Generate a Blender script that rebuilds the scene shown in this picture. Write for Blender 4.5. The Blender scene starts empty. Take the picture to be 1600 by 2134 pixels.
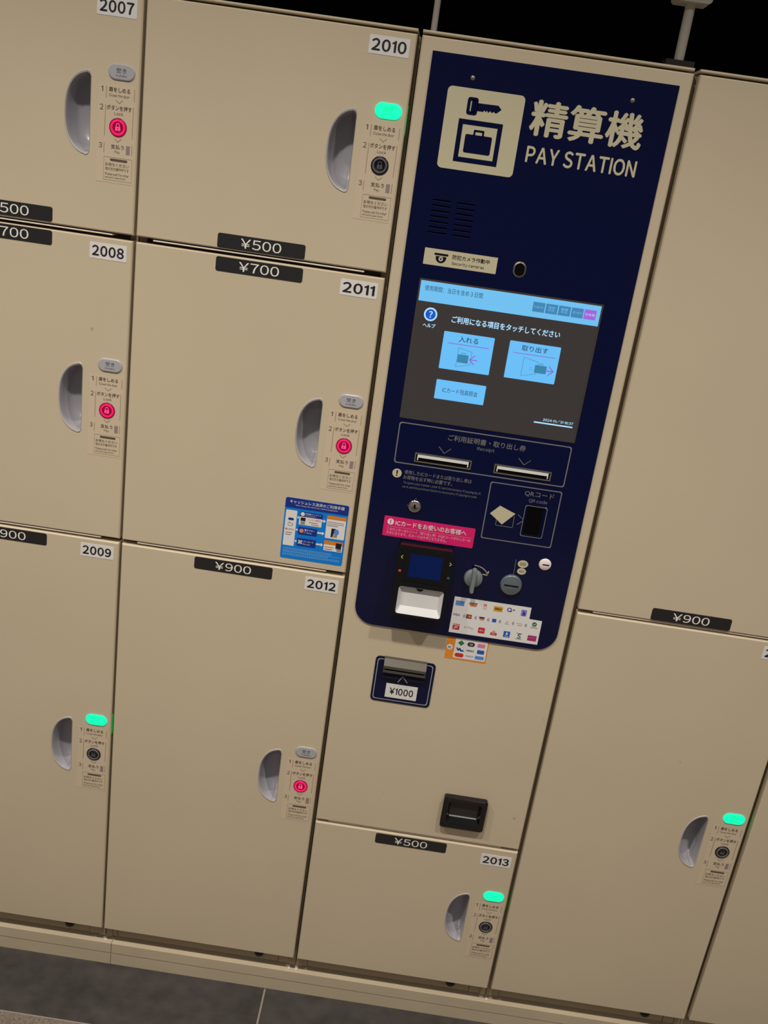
import bpy, bmesh, math
from mathutils import Matrix, Vector

# ------------------------------------------------------------------ camera, world, lights
SC = bpy.context.scene
COL = SC.collection
ZF = 0.0227                       # measured height of the floor; everything is shifted so the floor is z = 0

cam_d = bpy.data.cameras.new('camera')
cam_d.sensor_fit = 'HORIZONTAL'
cam_d.sensor_width = 36.0
cam_d.lens = 36.0 * 1924.157 / 1600.0
cam_d.clip_start = 0.02
cam = bpy.data.objects.new('camera', cam_d)
COL.objects.link(cam)
RT = Vector((0.9887678, 0.0609327, 0.1364749))
DN = Vector((0.1489190, -0.3240532, -0.9342444))
FW = Vector((-0.0127009, 0.9440745, -0.3294874))
CP = Vector((0.460852, -1.448526, 1.592958 - ZF))
cam.matrix_world = Matrix(((RT.x, -DN.x, -FW.x, CP.x), (RT.y, -DN.y, -FW.y, CP.y),
                           (RT.z, -DN.z, -FW.z, CP.z), (0, 0, 0, 1)))
SC.camera = cam

w = bpy.data.worlds.new('world')
SC.world = w
w.use_nodes = True
bg = w.node_tree.nodes['Background']
bg.inputs[0].default_value = (1.0, 0.95, 0.90, 1)
bg.inputs[1].default_value = 0.09

vs = SC.view_settings
vs.view_transform = 'Standard'
vs.look = 'None'
vs.exposure = 0.0
vs.gamma = 1.0
vs.use_curve_mapping = False


def downlight(x, y, z, power, size=1.9, blend=0.9, rad=0.045):
    d = bpy.data.lights.new('downlight', 'SPOT')
    d.energy = power
    d.color = (1.0, 0.93, 0.84)
    d.spot_size = size
    d.spot_blend = blend
    d.shadow_soft_size = rad
    o = bpy.data.objects.new('downlight', d)
    o.location = (x, y, z)
    COL.objects.link(o)


for lx, power in ((-0.95, 94), (0.15, 100), (1.25, 80), (2.35, 20)):
    downlight(lx, -1.08, 2.75, power, size=2.25, blend=1.0)
for lx in (-1.5, 0.6, 2.7):
    downlight(lx, -2.6, 2.75, 18, size=2.6, blend=0.6)


# ------------------------------------------------------------------ materials
def lin(c):
    r = []
    for v in c:
        v = v / 255.0
        r.append(v / 12.92 if v <= 0.04045 else ((v + 0.055) / 1.055) ** 2.4)
    return tuple(r) + (1.0,)


MATS = {}


def mat(name, rgb, rough=0.5, metal=0.0, spec=0.5, emit=None, es=1.0, bump=0.0, bscale=900.0, vary=0.0, vscale=6.0,
        coat=0.0, trans=0.0):
    m = bpy.data.materials.new(name)
    m.use_nodes = True
    nt = m.node_tree
    b = nt.nodes['Principled BSDF']
    b.inputs['Base Color'].default_value = lin(rgb)
    b.inputs['Roughness'].default_value = rough
    b.inputs['Metallic'].default_value = metal
    b.inputs['Specular IOR Level'].default_value = spec
    b.inputs['Coat Weight'].default_value = coat
    b.inputs['Transmission Weight'].default_value = trans
    if emit:
        b.inputs['Emission Color'].default_value = lin(emit)
        b.inputs['Emission Strength'].default_value = es
    tc = None
    if bump or vary:
        tc = nt.nodes.new('ShaderNodeNewGeometry')
    if bump:
        n = nt.nodes.new('ShaderNodeTexNoise')
        n.inputs['Scale'].default_value = bscale
        n.inputs['Detail'].default_value = 2
        nt.links.new(tc.outputs['Position'], n.inputs['Vector'])
        bp = nt.nodes.new('ShaderNodeBump')
        bp.inputs['Strength'].default_value = bump
        bp.inputs['Distance'].default_value = 0.0005
        nt.links.new(n.outputs['Fac'], bp.inputs['Height'])
        nt.links.new(bp.outputs['Normal'], b.inputs['Normal'])
    if vary:
        n = nt.nodes.new('ShaderNodeTexNoise')
        n.inputs['Scale'].default_value = vscale
        n.inputs['Detail'].default_value = 6
        nt.links.new(tc.outputs['Position'], n.inputs['Vector'])
        cr = nt.nodes.new('ShaderNodeValToRGB')
        c = lin(rgb)
        cr.color_ramp.elements[0].position = 0.3
        cr.color_ramp.elements[1].position = 0.7
        cr.color_ramp.elements[0].color = tuple(v * (1 - vary) for v in c[:3]) + (1,)
        cr.color_ramp.elements[1].color = tuple(min(1, v * (1 + vary)) for v in c[:3]) + (1,)
        nt.links.new(n.outputs['Fac'], cr.inputs['Fac'])
        nt.links.new(cr.outputs['Color'], b.inputs['Base Color'])
    MATS[name] = m
    return m


def beige_paint():
    """Powder-coated beige steel: faint cloudy tone, orange-peel relief and a few dark scuff specks."""
    m = mat('beige_paint', (210, 195, 168), rough=0.42, spec=0.4, bump=0.12, bscale=1400, vary=0.025, vscale=3.5)
    nt = m.node_tree
    b = nt.nodes['Principled BSDF']
    src = b.inputs['Base Color'].links[0].from_socket
    geo = [n for n in nt.nodes if n.type == 'NEW_GEOMETRY'][0]
    v = nt.nodes.new('ShaderNodeTexVoronoi')
    v.inputs['Scale'].default_value = 9.0
    nt.links.new(geo.outputs['Position'], v.inputs['Vector'])
    ramp = nt.nodes.new('ShaderNodeValToRGB')
    ramp.color_ramp.elements[0].position = 0.012
    ramp.color_ramp.elements[0].color = (0.55, 0.55, 0.55, 1)
    ramp.color_ramp.elements[1].position = 0.03
    ramp.color_ramp.elements[1].color = (0, 0, 0, 1)
    nt.links.new(v.outputs['Distance'], ramp.inputs['Fac'])
    mx = nt.nodes.new('ShaderNodeMix')
    mx.data_type = 'RGBA'
    nt.links.new(ramp.outputs['Color'], mx.inputs['Factor'])
    nt.links.new(src, mx.inputs['A'])
    mx.inputs['B'].default_value = lin((150, 128, 100))
    nt.links.new(mx.outputs['Result'], b.inputs['Base Color'])
    return m


def stone(name, c0, c1, scale, rough):
    m = mat(name, c0, rough=rough, spec=0.4)
    nt = m.node_tree
    b = nt.nodes['Principled BSDF']
    geo = nt.nodes.new('ShaderNodeNewGeometry')
    n1 = nt.nodes.new('ShaderNodeTexNoise')
    n1.inputs['Scale'].default_value = 7
    n1.inputs['Detail'].default_value = 8
    n1.inputs['Roughness'].default_value = 0.65
    n2 = nt.nodes.new('ShaderNodeTexNoise')
    n2.inputs['Scale'].default_value = scale
    n2.inputs['Detail'].default_value = 4
    mp = nt.nodes.new('ShaderNodeMapping')
    mp.inputs['Scale'].default_value = (1, 2.6, 1)
    nt.links.new(geo.outputs['Position'], mp.inputs['Vector'])
    nt.links.new(mp.outputs['Vector'], n1.inputs['Vector'])
    nt.links.new(geo.outputs['Position'], n2.inputs['Vector'])
    mx = nt.nodes.new('ShaderNodeMath')
    mx.operation = 'MULTIPLY_ADD'
    mx.inputs[1].default_value = 0.5
    nt.links.new(n2.outputs['Fac'], mx.inputs[0])
    hf = nt.nodes.new('ShaderNodeMath')
    hf.operation = 'MULTIPLY'
    hf.inputs[1].default_value = 0.5
    nt.links.new(n1.outputs['Fac'], hf.inputs[0])
    nt.links.new(hf.outputs[0], mx.inputs[2])
    cr = nt.nodes.new('ShaderNodeValToRGB')
    cr.color_ramp.elements[0].position = 0.36
    cr.color_ramp.elements[0].color = lin(c0)
    cr.color_ramp.elements[1].position = 0.66
    cr.color_ramp.elements[1].color = lin(c1)
    nt.links.new(mx.outputs[0], cr.inputs['Fac'])
    nt.links.new(cr.outputs['Color'], b.inputs['Base Color'])
    bp = nt.nodes.new('ShaderNodeBump')
    bp.inputs['Strength'].default_value = 0.25
    bp.inputs['Distance'].default_value = 0.001
    nt.links.new(n2.outputs['Fac'], bp.inputs['Height'])
    nt.links.new(bp.outputs['Normal'], b.inputs['Normal'])
    return m


beige_paint()
stone('dark_stone', (56, 53, 51), (80, 76, 75), 24, 0.4)
stone('brown_granite', (96, 88, 78), (156, 142, 128), 220, 0.6)
mat('grout', (150, 140, 126), 0.9)
mat('black_wall', (9, 8, 7), 0.95, spec=0.1)
mat('body_steel', (160, 143, 116), 0.5)
mat('shadow_gap', (40, 34, 26), 0.7)
mat('rail_steel', (236, 226, 212), 0.3)
mat('plinth_paint', (206, 190, 162), 0.45, vary=0.05, vscale=9)
mat('white_plate', (232, 230, 228), 0.45)
mat('ink', (24, 20, 26), 0.6)
mat('tag_black', (34, 33, 34), 0.5)
mat('tag_white', (246, 242, 234), 0.55)
mat('label_film', (215, 197, 171), 0.4)
mat('label_ink', (92, 78, 62), 0.7)
mat('label_rule', (160, 140, 112), 0.7)
mat('label_mauve', (150, 134, 134), 0.5)
mat('cup_grey', (172, 170, 176), 0.28, spec=0.5)
mat('cup_rim', (188, 184, 184), 0.3)
mat('lamp_grey', (178, 178, 184), 0.35)
mat('lamp_ink', (96, 96, 104), 0.6)
mat('lamp_green', (20, 120, 90), 0.4, emit=(0, 252, 178), es=1.15)
mat('lamp_green_ink', (10, 110, 60), 0.4, emit=(0, 232, 120), es=1.0)
mat('button_black', (16, 14, 16), 0.25)
mat('button_grey', (104, 104, 110), 0.3)
mat('button_icon', (88, 88, 94), 0.4)
mat('button_red', (120, 10, 40), 0.3, emit=(255, 20, 100), es=1.1)
mat('button_red_dark', (60, 2, 16), 0.3, emit=(120, 0, 40), es=1.0)
mat('button_red_icon', (160, 20, 60), 0.3, emit=(255, 70, 130), es=1.1)
mat('navy_panel', (7, 14, 56), 0.14, spec=0.35)
mat('navy_dark', (8, 10, 34), 0.3)
mat('navy_edge', (120, 116, 108), 0.4)
mat('cream_print', (206, 198, 166), 0.5)
mat('silver_print', (128, 126, 130), 0.5)
mat('slit_black', (1, 1, 2), 0.9, spec=0.0)
mat('slit_edge', (26, 34, 92), 0.4)
mat('chrome', (215, 212, 208), 0.2, metal=1.0)
mat('dull_chrome', (150, 146, 134), 0.34, metal=0.7)
mat('screen_rim', (74, 66, 58), 0.4)
mat('leak_green', (10, 60, 20), 0.5, emit=(40, 190, 80), es=0.45)  # emission stands in for lamp and button light leaking into the gap
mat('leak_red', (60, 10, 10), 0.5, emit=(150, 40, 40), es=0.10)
mat('hole_black', (4, 3, 3), 0.7, spec=0.1)
mat('screen_dark', (8, 8, 8), 0.25, emit=(56, 51, 49), es=1.0)
mat('screen_cyan', (10, 20, 30), 0.3, emit=(112, 192, 240), es=1.0)
mat('screen_button', (10, 20, 30), 0.3, emit=(106, 190, 246), es=1.0)
mat('screen_lang', (10, 20, 30), 0.3, emit=(66, 132, 178), es=1.0)
mat('screen_purple', (20, 10, 30), 0.3, emit=(164, 100, 214), es=1.0)
mat('screen_white', (20, 20, 30), 0.3, emit=(176, 226, 255), es=1.0)
mat('screen_blue', (5, 10, 30), 0.3, emit=(24, 84, 196), es=1.0)
mat('screen_ink', (4, 6, 8), 0.3, emit=(28, 56, 78), es=1.0)
mat('screen_teal', (4, 6, 8), 0.3, emit=(58, 132, 168), es=1.0)
mat('screen_magenta', (20, 4, 20), 0.3, emit=(150, 70, 190), es=1.0)
mat('bezel_black', (10, 10, 12), 0.35)
mat('paper_white', (236, 234, 232), 0.5)
mat('pink_sticker', (226, 30, 112), 0.45)
mat('pink_ink', (255, 190, 214), 0.5)
mat('reader_black', (17, 17, 19), 0.24)
mat('slot_metal', (104, 100, 92), 0.3, metal=0.6)
mat('reader_top', (46, 34, 42), 0.25)
mat('reader_screen', (2, 5, 20), 0.15, emit=(0, 18, 66), es=1.0)
mat('tray_white', (214, 214, 214), 0.4)
mat('yellow_mark', (226, 186, 70), 0.5)
mat('red_mark', (220, 70, 80), 0.5)
mat('green_mark', (60, 140, 100), 0.5)
mat('knob_grey', (124, 132, 134), 0.38)
mat('coin_grey', (112, 122, 128), 0.3, metal=0.3)
mat('lock_white', (250, 236, 236), 0.35)
mat('orange_sticker', (238, 146, 40), 0.45)
mat('poster_blue', (0, 130, 228), 0.4)
mat('poster_navy', (16, 50, 146), 0.4)
mat('poster_orange', (232, 134, 30), 0.5)
mat('poster_pale', (120, 190, 240), 0.5)
mat('poster_coral', (230, 140, 100), 0.5)
mat('poster_red', (206, 84, 84), 0.5)
mat('poster_grey', (150, 148, 150), 0.5)
mat('logo_sky', (96, 146, 222), 0.5)
mat('logo_blue', (28, 92, 200), 0.5)
mat('logo_indigo', (60, 62, 160), 0.5)
mat('logo_lilac', (142, 132, 214), 0.5)
mat('logo_red', (206, 48, 52), 0.5)
mat('logo_rose', (226, 128, 110), 0.5)
mat('logo_yellow', (226, 168, 24), 0.5)
mat('logo_green', (40, 126, 66), 0.5)
mat('logo_teal', (92, 140, 130), 0.5)
mat('logo_orange', (226, 120, 30), 0.5)
mat('logo_magenta', (178, 40, 118), 0.5)
mat('logo_pink', (232, 128, 168), 0.5)
mat('logo_dark', (50, 44, 52), 0.5)
mat('logo_grey', (168, 168, 172), 0.5)
mat('return_black', (12, 12, 15), 0.12, spec=0.6)
mat('return_flap', (44, 40, 36), 0.2)
mat('pole_grey', (206, 200, 188), 0.5)
mat('foot_dark', (44, 38, 28), 0.7)
mat('rubber', (18, 18, 20), 0.5)
mat('shim_white', (235, 226, 210), 0.5)


# ------------------------------------------------------------------ mesh helpers (x right, y away from viewer, z up)
class MB:
    def __init__(self):
        self.v = []
        self.f = []
        self.m = []
        self.cur = 0
        self.smooth = False
        self.sm = []

    def use(self, i):
        self.cur = i
        return self

    def add(self, verts, faces):
        n = len(self.v)
        self.v += [tuple(p) for p in verts]
        for f in faces:
            self.f.append(tuple(i + n for i in f))
            self.m.append(self.cur)
            self.sm.append(self.smooth)
        return self

    def box(self, x0, x1, y0, y1, z0, z1):
        vs_ = [(x0, y0, z0), (x1, y0, z0), (x1, y1, z0), (x0, y1, z0), (x0, y0, z1), (x1, y0, z1), (x1, y1, z1), (x0, y1, z1)]
        return self.add(vs_, [(0, 1, 5, 4), (1, 2, 6, 5), (2, 3, 7, 6), (3, 0, 4, 7), (4, 5, 6, 7), (3, 2, 1, 0)])

    def cbox(self, x0, x1, y0, y1, z0, z1, c):
        """box with a chamfered front (y0) edge"""
        self.loft([[(x0 + c, y0, z0 + c), (x1 - c, y0, z0 + c), (x1 - c, y0, z1 - c), (x0 + c, y0, z1 - c)],
                   [(x0, y0 + c, z0), (x1, y0 + c, z0), (x1, y0 + c, z1), (x0, y0 + c, z1)],
                   [(x0, y1, z0), (x1, y1, z0), (x1, y1, z1), (x0, y1, z1)]], cap0=True, cap1=True)
        return self

    def loft(self, rings, cap0=False, cap1=False):
        n = len(rings[0])
        vs_ = [p for r in rings for p in r]
        fs = []
        if cap0:
            fs.append(tuple(range(n)))
        for k in range(len(rings) - 1):
            for i in range(n):
                j = (i + 1) % n
                fs.append((k * n + i, (k + 1) * n + i, (k + 1) * n + j, k * n + j))
        if cap1:
            b = (len(rings) - 1) * n
            fs.append(tuple(b + i for i in reversed(range(n))))
        return self.add(vs_, fs)

    def poly(self, pts, y):
        """flat print facing the viewer; pts (x, z) counter-clockwise as seen from the front"""
        a = sum(pts[i][0] * pts[(i + 1) % len(pts)][1] - pts[(i + 1) % len(pts)][0] * pts[i][1] for i in range(len(pts)))
        if a < 0:
            pts = pts[::-1]
        yf = y if callable(y) else (lambda x, z: y)
        return self.add([(p[0], yf(p[0], p[1]), p[1]) for p in pts], [tuple(range(len(pts)))])

    def rect(self, x0, z0, x1, z1, y):
        return self.poly([(x0, z0), (x1, z0), (x1, z1), (x0, z1)], y)

    def prism(self, pts, y0, y1):
        a = sum(pts[i][0] * pts[(i + 1) % len(pts)][1] - pts[(i + 1) % len(pts)][0] * pts[i][1] for i in range(len(pts)))
        if a < 0:
            pts = pts[::-1]
        f0 = y0 if callable(y0) else (lambda x, z: y0)
        f1 = y1 if callable(y1) else (lambda x, z: y1)
        return self.loft([[(p[0], f0(*p), p[1]) for p in pts], [(p[0], f1(*p), p[1]) for p in pts]], True, True)

    def stroke(self, pts, wd, y):
        for a, b in zip(pts[:-1], pts[1:]):
            d = Vector((b[0] - a[0], b[1] - a[1]))
            if d.length < 1e-9:
                continue
            d.normalize()
            n = Vector((-d.y, d.x)) * wd / 2
            e = d * wd * 0.3
            self.poly([(a[0] - n.x - e.x, a[1] - n.y - e.y), (b[0] - n.x + e.x, b[1] - n.y + e.y),
                       (b[0] + n.x + e.x, b[1] + n.y + e.y), (a[0] + n.x - e.x, a[1] + n.y - e.y)], y)
        return self

    def dashes(self, a, b, wd, y, n):
        for k in range(n):
            t0, t1 = k / n, (k + 0.55) / n
            self.stroke([(a[0] + (b[0] - a[0]) * t0, a[1] + (b[1] - a[1]) * t0),
                         (a[0] + (b[0] - a[0]) * t1, a[1] + (b[1] - a[1]) * t1)], wd, y)
        return self

    def outline(self, pts, wd, y):
        """closed band of width wd inside a convex outline (pts counter-clockwise)"""
        cx = sum(p[0] for p in pts) / len(pts)
        cz = sum(p[1] for p in pts) / len(pts)
        hx = max(abs(p[0] - cx) for p in pts)
        hz = max(abs(p[1] - cz) for p in pts)
        q = [(cx + (p[0] - cx) * (hx - wd) / hx, cz + (p[1] - cz) * (hz - wd) / hz) for p in pts]
        n = len(pts)
        return self.add([(p[0], y, p[1]) for p in pts] + [(p[0], y, p[1]) for p in q],
                        [(i, (i + 1) % n, n + (i + 1) % n, n + i) for i in range(n)])

    def disc(self, cx, cz, r, y, n=28, rz=None):
        return self.poly(circ(cx, cz, r, n, rz), y)

    def ring(self, cx, cz, r0, r1, y, n=32):
        a, b = circ(cx, cz, r1, n), circ(cx, cz, r0, n)
        return self.add([(p[0], y, p[1]) for p in a + b], [(i, (i + 1) % n, n + (i + 1) % n, n + i) for i in range(n)])

    def turned(self, cx, cz, prof, n=32, rz=1.0):
        """lathe about the y axis: prof = [(radius, y), ...] from the outside to the front centre"""
        rings = [[(p[0], y, p[1]) for p in circ(cx, cz, r, n, r * rz)] for r, y in prof]
        return self.loft(rings[::-1], cap0=True)

    def text(self, body, x0, z0, x1, z1, y, bold=0.0, gap=1.0):
        vs_, fs = glyphs(body, bold, gap)
        ax0 = min(p[0] for p in vs_)
        ax1 = max(p[0] for p in vs_)
        az0 = min(p[1] for p in vs_)
        az1 = max(p[1] for p in vs_)
        sx, sz = (x1 - x0) / (ax1 - ax0), (z1 - z0) / (az1 - az0)
        yf = y if callable(y) else (lambda x, z: y)
        out = []
        for p in vs_:
            X, Z = x0 + (p[0] - ax0) * sx, z0 + (p[1] - az0) * sz
            out.append((X, yf(X, Z) - 0.00003 * p[2], Z))
        return self.add(out, fs)

    def mesh(self, name, mats):
        me = bpy.data.meshes.new(name)
        me.from_pydata(self.v, [], self.f)
        for k in mats:
            me.materials.append(MATS[k])
        me.polygons.foreach_set('material_index', self.m)
        me.polygons.foreach_set('use_smooth', self.sm)
        me.update()
        return me


def circ(cx, cz, r, n=28, rz=None):
    rz = r if rz is None else rz
    return [(cx + r * math.cos(2 * math.pi * i / n), cz + rz * math.sin(2 * math.pi * i / n)) for i in range(n)]


def rrect(x0, z0, x1, z1, r, n=5, corners='abcd'):
    """rounded rectangle, counter-clockwise; corners a = lower right, b = upper right, c = upper left, d = lower left"""
    pts = []
    for k, (cx, cz, a0) in zip('abcd', ((x1 - r, z0 + r, -90), (x1 - r, z1 - r, 0), (x0 + r, z1 - r, 90), (x0 + r, z0 + r, 180))):
        if k in corners:
            for i in range(n + 1):
                a = math.radians(a0 + 90 * i / n)
                pts.append((cx + r * math.cos(a), cz + r * math.sin(a)))
        else:
            pts.append({'a': (x1, z0), 'b': (x1, z1), 'c': (x0, z1), 'd': (x0, z0)}[k])
    return pts


def stadium(cx, cz, wd, h, n=10):
    return rrect(cx - wd / 2, cz - h / 2, cx + wd / 2, cz + h / 2, h / 2 * 0.999, n)


_g = {}


GLYPH_CURVE = bpy.data.curves.new('glyphs', 'FONT')
GLYPH_CURVE.resolution_u = 3
GLYPH_OBJ = bpy.data.objects.new('glyphs', GLYPH_CURVE)


STEM = {'１': [(0.20, 0.0), (0.29, 0.0), (0.29, 0.735), (0.235, 0.735), (0.19, 0.665), (0.06, 0.61), (0.06, 0.535), (0.20, 0.585)],
        'Ｉ': [(0.06, 0.0), (0.15, 0.0), (0.15, 0.733), (0.06, 0.733)]}     # figure one and capital i without slab feet


def raw_glyphs(body, bold, gap):
    if body in STEM and (body, 0, gap) not in _g:
        _g[(body, 0, gap)] = ([(x, y, 0) for x, y in STEM[body]], [tuple(range(len(STEM[body])))])
    if (body, 0, gap) not in _g:
        GLYPH_CURVE.body = body
        GLYPH_CURVE.space_character = gap
        me = GLYPH_OBJ.to_mesh()
        vs_ = [(v.co.x, v.co.y, 0) for v in me.vertices]
        fs = []
        for p in me.polygons:                      # all faces towards the viewer
            f = tuple(p.vertices)
            a = sum(vs_[f[i]][0] * vs_[f[(i + 1) % len(f)]][1] - vs_[f[(i + 1) % len(f)]][0] * vs_[f[i]][1] for i in range(len(f)))
            fs.append(f if a > 0 else f[::-1])
        GLYPH_OBJ.to_mesh_clear()
        _g[(body, 0, gap)] = (vs_, fs)
    vs_, fs = _g[(body, 0, gap)]
    if bold:                                       # heavier strokes: the glyph laid over itself, shifted a little
        n = len(vs_)
        v2, f2 = [], []
        for k, (dx, dy) in enumerate(((-bold, 0), (bold, 0), (0, -bold * 0.8), (0, bold * 0.8))):
            v2 += [(x + dx, y + dy, k) for x, y, _ in vs_]
            f2 += [tuple(i + k * n for i in f) for f in fs]
        vs_, fs = v2, f2
    return vs_, fs


def glyphs(body, bold, gap):
    """outline of a line of text; Latin letters and digits are set one by one in the upright sans face"""
    if any(ord(ch) > 127 and ch != '¥' for ch in body):
        return raw_glyphs(body, bold, gap)
    vs_, fs = [], []
    x = 0.0
    for ch in body:
        if ch == ' ':
            x += 0.24
            continue
        g = raw_glyphs('￥' if ch == '¥' else chr(ord(ch) + 0xFEE0), bold, 1.0)
        x0, x1 = min(p[0] for p in g[0]), max(p[0] for p in g[0])
        n = len(vs_)
        vs_ = vs_ + [(p[0] - x0 + x, p[1], p[2]) for p in g[0]]
        fs = fs + [tuple(i + n for i in f) for f in g[1]]
        x += x1 - x0 + 0.10 * gap
    return vs_, fs


ORG = {}


def place(name, me, parent, at):
    o = bpy.data.objects.new(name, me)
    COL.objects.link(o)
    at = Vector(at)
    ORG[o] = at
    if parent is None:
        o.location = at - Vector((0, 0, ZF))
    else:
        o.parent = parent
        o.location = at - ORG[parent]
    return o


def obj(name, mb, mats, parent=None, label=None):
    """link a mesh built in world measures, with its origin moved to the middle of its base"""
    if isinstance(mats, str):
        mats = [mats]
    xs, ys, zs = [p[0] for p in mb.v], [p[1] for p in mb.v], [p[2] for p in mb.v]
    c = ((min(xs) + max(xs)) / 2, (min(ys) + max(ys)) / 2, min(zs))
    mb.v = [(p[0] - c[0], p[1] - c[1], p[2] - c[2]) for p in mb.v]
    o = place(name, mb.mesh(name, mats), parent, c)
    if label:
        o['label'] = label
    return o


def thing(name, label, cat, at, group=None):
    o = place(name, None, None, at)
    o.empty_display_size = 0.05
    o['label'] = label
    o['category'] = cat
    if group:
        o['group'] = group
    return o


CACHE = {}


def shared(name, key, builder, mats, parent, at):
    """part whose mesh is built once around the origin and shared between alike things"""
    if key not in CACHE:
        mb = MB()
        builder(mb)
        CACHE[key] = mb.mesh(name, [mats] if isinstance(mats, str) else mats)
    return place(name, CACHE[key], parent, at)


def each(name, mats, parent, *fns):
    """one object for every piece"""
    for fn in fns:
        mb_ = MB()
        fn(mb_)
        obj(name, mb_, mats, parent)


def T(*a):
    return lambda q: q.text(*a)


def structure(o):
    o['kind'] = 'structure'
    return o


# ------------------------------------------------------------------ setting
FLOOR = ZF
base = MB().box(-2.6, 3.6, -3.2, 1.0, FLOOR - 0.06, FLOOR - 0.0025)
floor = structure(obj('floor', base, 'grout'))


def tile(x0, x1, y0, y1, m):
    g = 0.0022
    mb = MB()
    x0, x1, y0, y1 = x0 + g, x1 - g, y0 + g, y1 - g
    c = 0.001
    z = FLOOR
    mb.loft([[(x0 + c, y0 + c, z), (x1 - c, y0 + c, z), (x1 - c, y1 - c, z), (x0 + c, y1 - c, z)],
             [(x0, y0, z - c), (x1, y0, z - c), (x1, y1, z - c), (x0, y1, z - c)],
             [(x0, y0, z - 0.02), (x1, y0, z - 0.02), (x1, y1, z - 0.02), (x0, y1, z - 0.02)]], cap0=True)
    return obj('floor_tile', mb, m, floor)


for k in range(-3, 5):
    x0 = 0.341 + 0.6 * k
    tile(x0, x0 + 0.6, -0.135, 0.465, 'dark_stone')
    for j in range(3):
        tile(x0 - 0.25, x0 + 0.35, -0.135 - 0.6 * (j + 1), -0.135 - 0.6 * j, 'brown_granite')

structure(obj('wall_back', MB().box(-2.6, 3.6, 0.75, 0.85, FLOOR, 2.9), 'black_wall'))

# ------------------------------------------------------------------ lockers
XA, XB, XC, XD, XE = (-0.3862, 0.0), (0.0047, 0.3909), (0.398, 0.7836), (0.7921, 1.1814), (1.1915, 1.579)
TOP, BOT = 1.800, 0.120
DOOR_BACK, RIM = 0.016, 0.021
DEPTH = 0.52
GROUP = 'coin lockers in the bank'


SIDE = {}                                           # how far each column's side panels show beside its doors (left, right)
for X_, e_ in ((XA, (0.0010, 0.0018)), (XB, (0.0010, 0.0044)), (XC, (0.0012, 0.0032)), (XD, (0.0042, 0.0035)), (XE, (0.0055, 0.0010))):
    SIDE[X_] = e_


def body_shell(X, z0, z1, parent, top_cap=False):
    """open steel carcass behind a door"""
    x0, x1 = X[0] - SIDE[X][0], X[1] + SIDE[X][1]
    mb = MB()
    t = 0.012
    back = RIM + 0.020
    mb.use(0)
    mb.box(x0, x0 + t, RIM, DEPTH, z0, z1)
    mb.box(x1 - t, x1, RIM, DEPTH, z0, z1)
    mb.box(x0 + t, x1 - t, back, DEPTH, z0, z0 + t)
    mb.box(x0 + t, x1 - t, back, DEPTH, z1 - t, z1)
    mb.box(x0 + t, x1 - t, DEPTH - t, DEPTH, z0 + t, z1 - t)
    if z0 < 0.1:                                   # front rail under the lowest doors
        mb.box(x0 + t, X[0] + 0.021, RIM + 0.0022, back, z0, 0.140)
        mb.box(X[0] + 0.022, X[1] - 0.032, RIM + 0.0030, back, z0, 0.140)
        mb.box(X[1] - 0.031, x1 - t, RIM + 0.0022, back, z0, 0.140)
    if top_cap:
        mb.use(1)
        mb.cbox(X[0] - 0.0002, X[1] + 0.0002, 0.003, DEPTH, TOP + 0.0035, TOP + 0.0075, 0.0012)
        mb.use(0)
        mb.box(x0 + t, x1 - t, RIM, DEPTH, z1, TOP + 0.0035)
    return obj('body', mb, ['body_steel', 'beige_paint'], parent)


def cup_outline(s=1.0, n=22, squeeze=0.0):
    """half-moon grip, straight side on the right; measured from the lock button"""
    xr, hw, hh, zc = -0.0425, 0.0372, 0.0562, 0.0142
    pts = []
    r = 0.006
    for i in range(n + 1):                         # up the right side, then round the left bow
        a = math.radians(90 + 180 * i / n)
        ca, sa = math.cos(a), math.sin(a)
        x = xr + hw * math.copysign(abs(ca) ** 0.92, ca) if abs(ca) > 1e-9 else xr
        pts.append([x, zc + hh * math.copysign(abs(sa) ** 0.82, sa)])
    # soften the two tips
    pts[0] = [xr - 0.006, zc + hh]
    pts[-1] = [xr - 0.006, zc - hh]
    pts.insert(0, [xr - 0.0018, zc + hh - 0.0016])
    pts.insert(0, [xr, zc + hh - 0.0065])
    pts.append([xr - 0.0018, zc - hh + 0.0016])
    pts.append([xr, zc - hh + 0.0065])
    cx, cz = xr - 0.008, zc
    return [(cx + (p[0] - cx) * s, cz + (p[1] - cz) * s) for p in pts]


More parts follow.
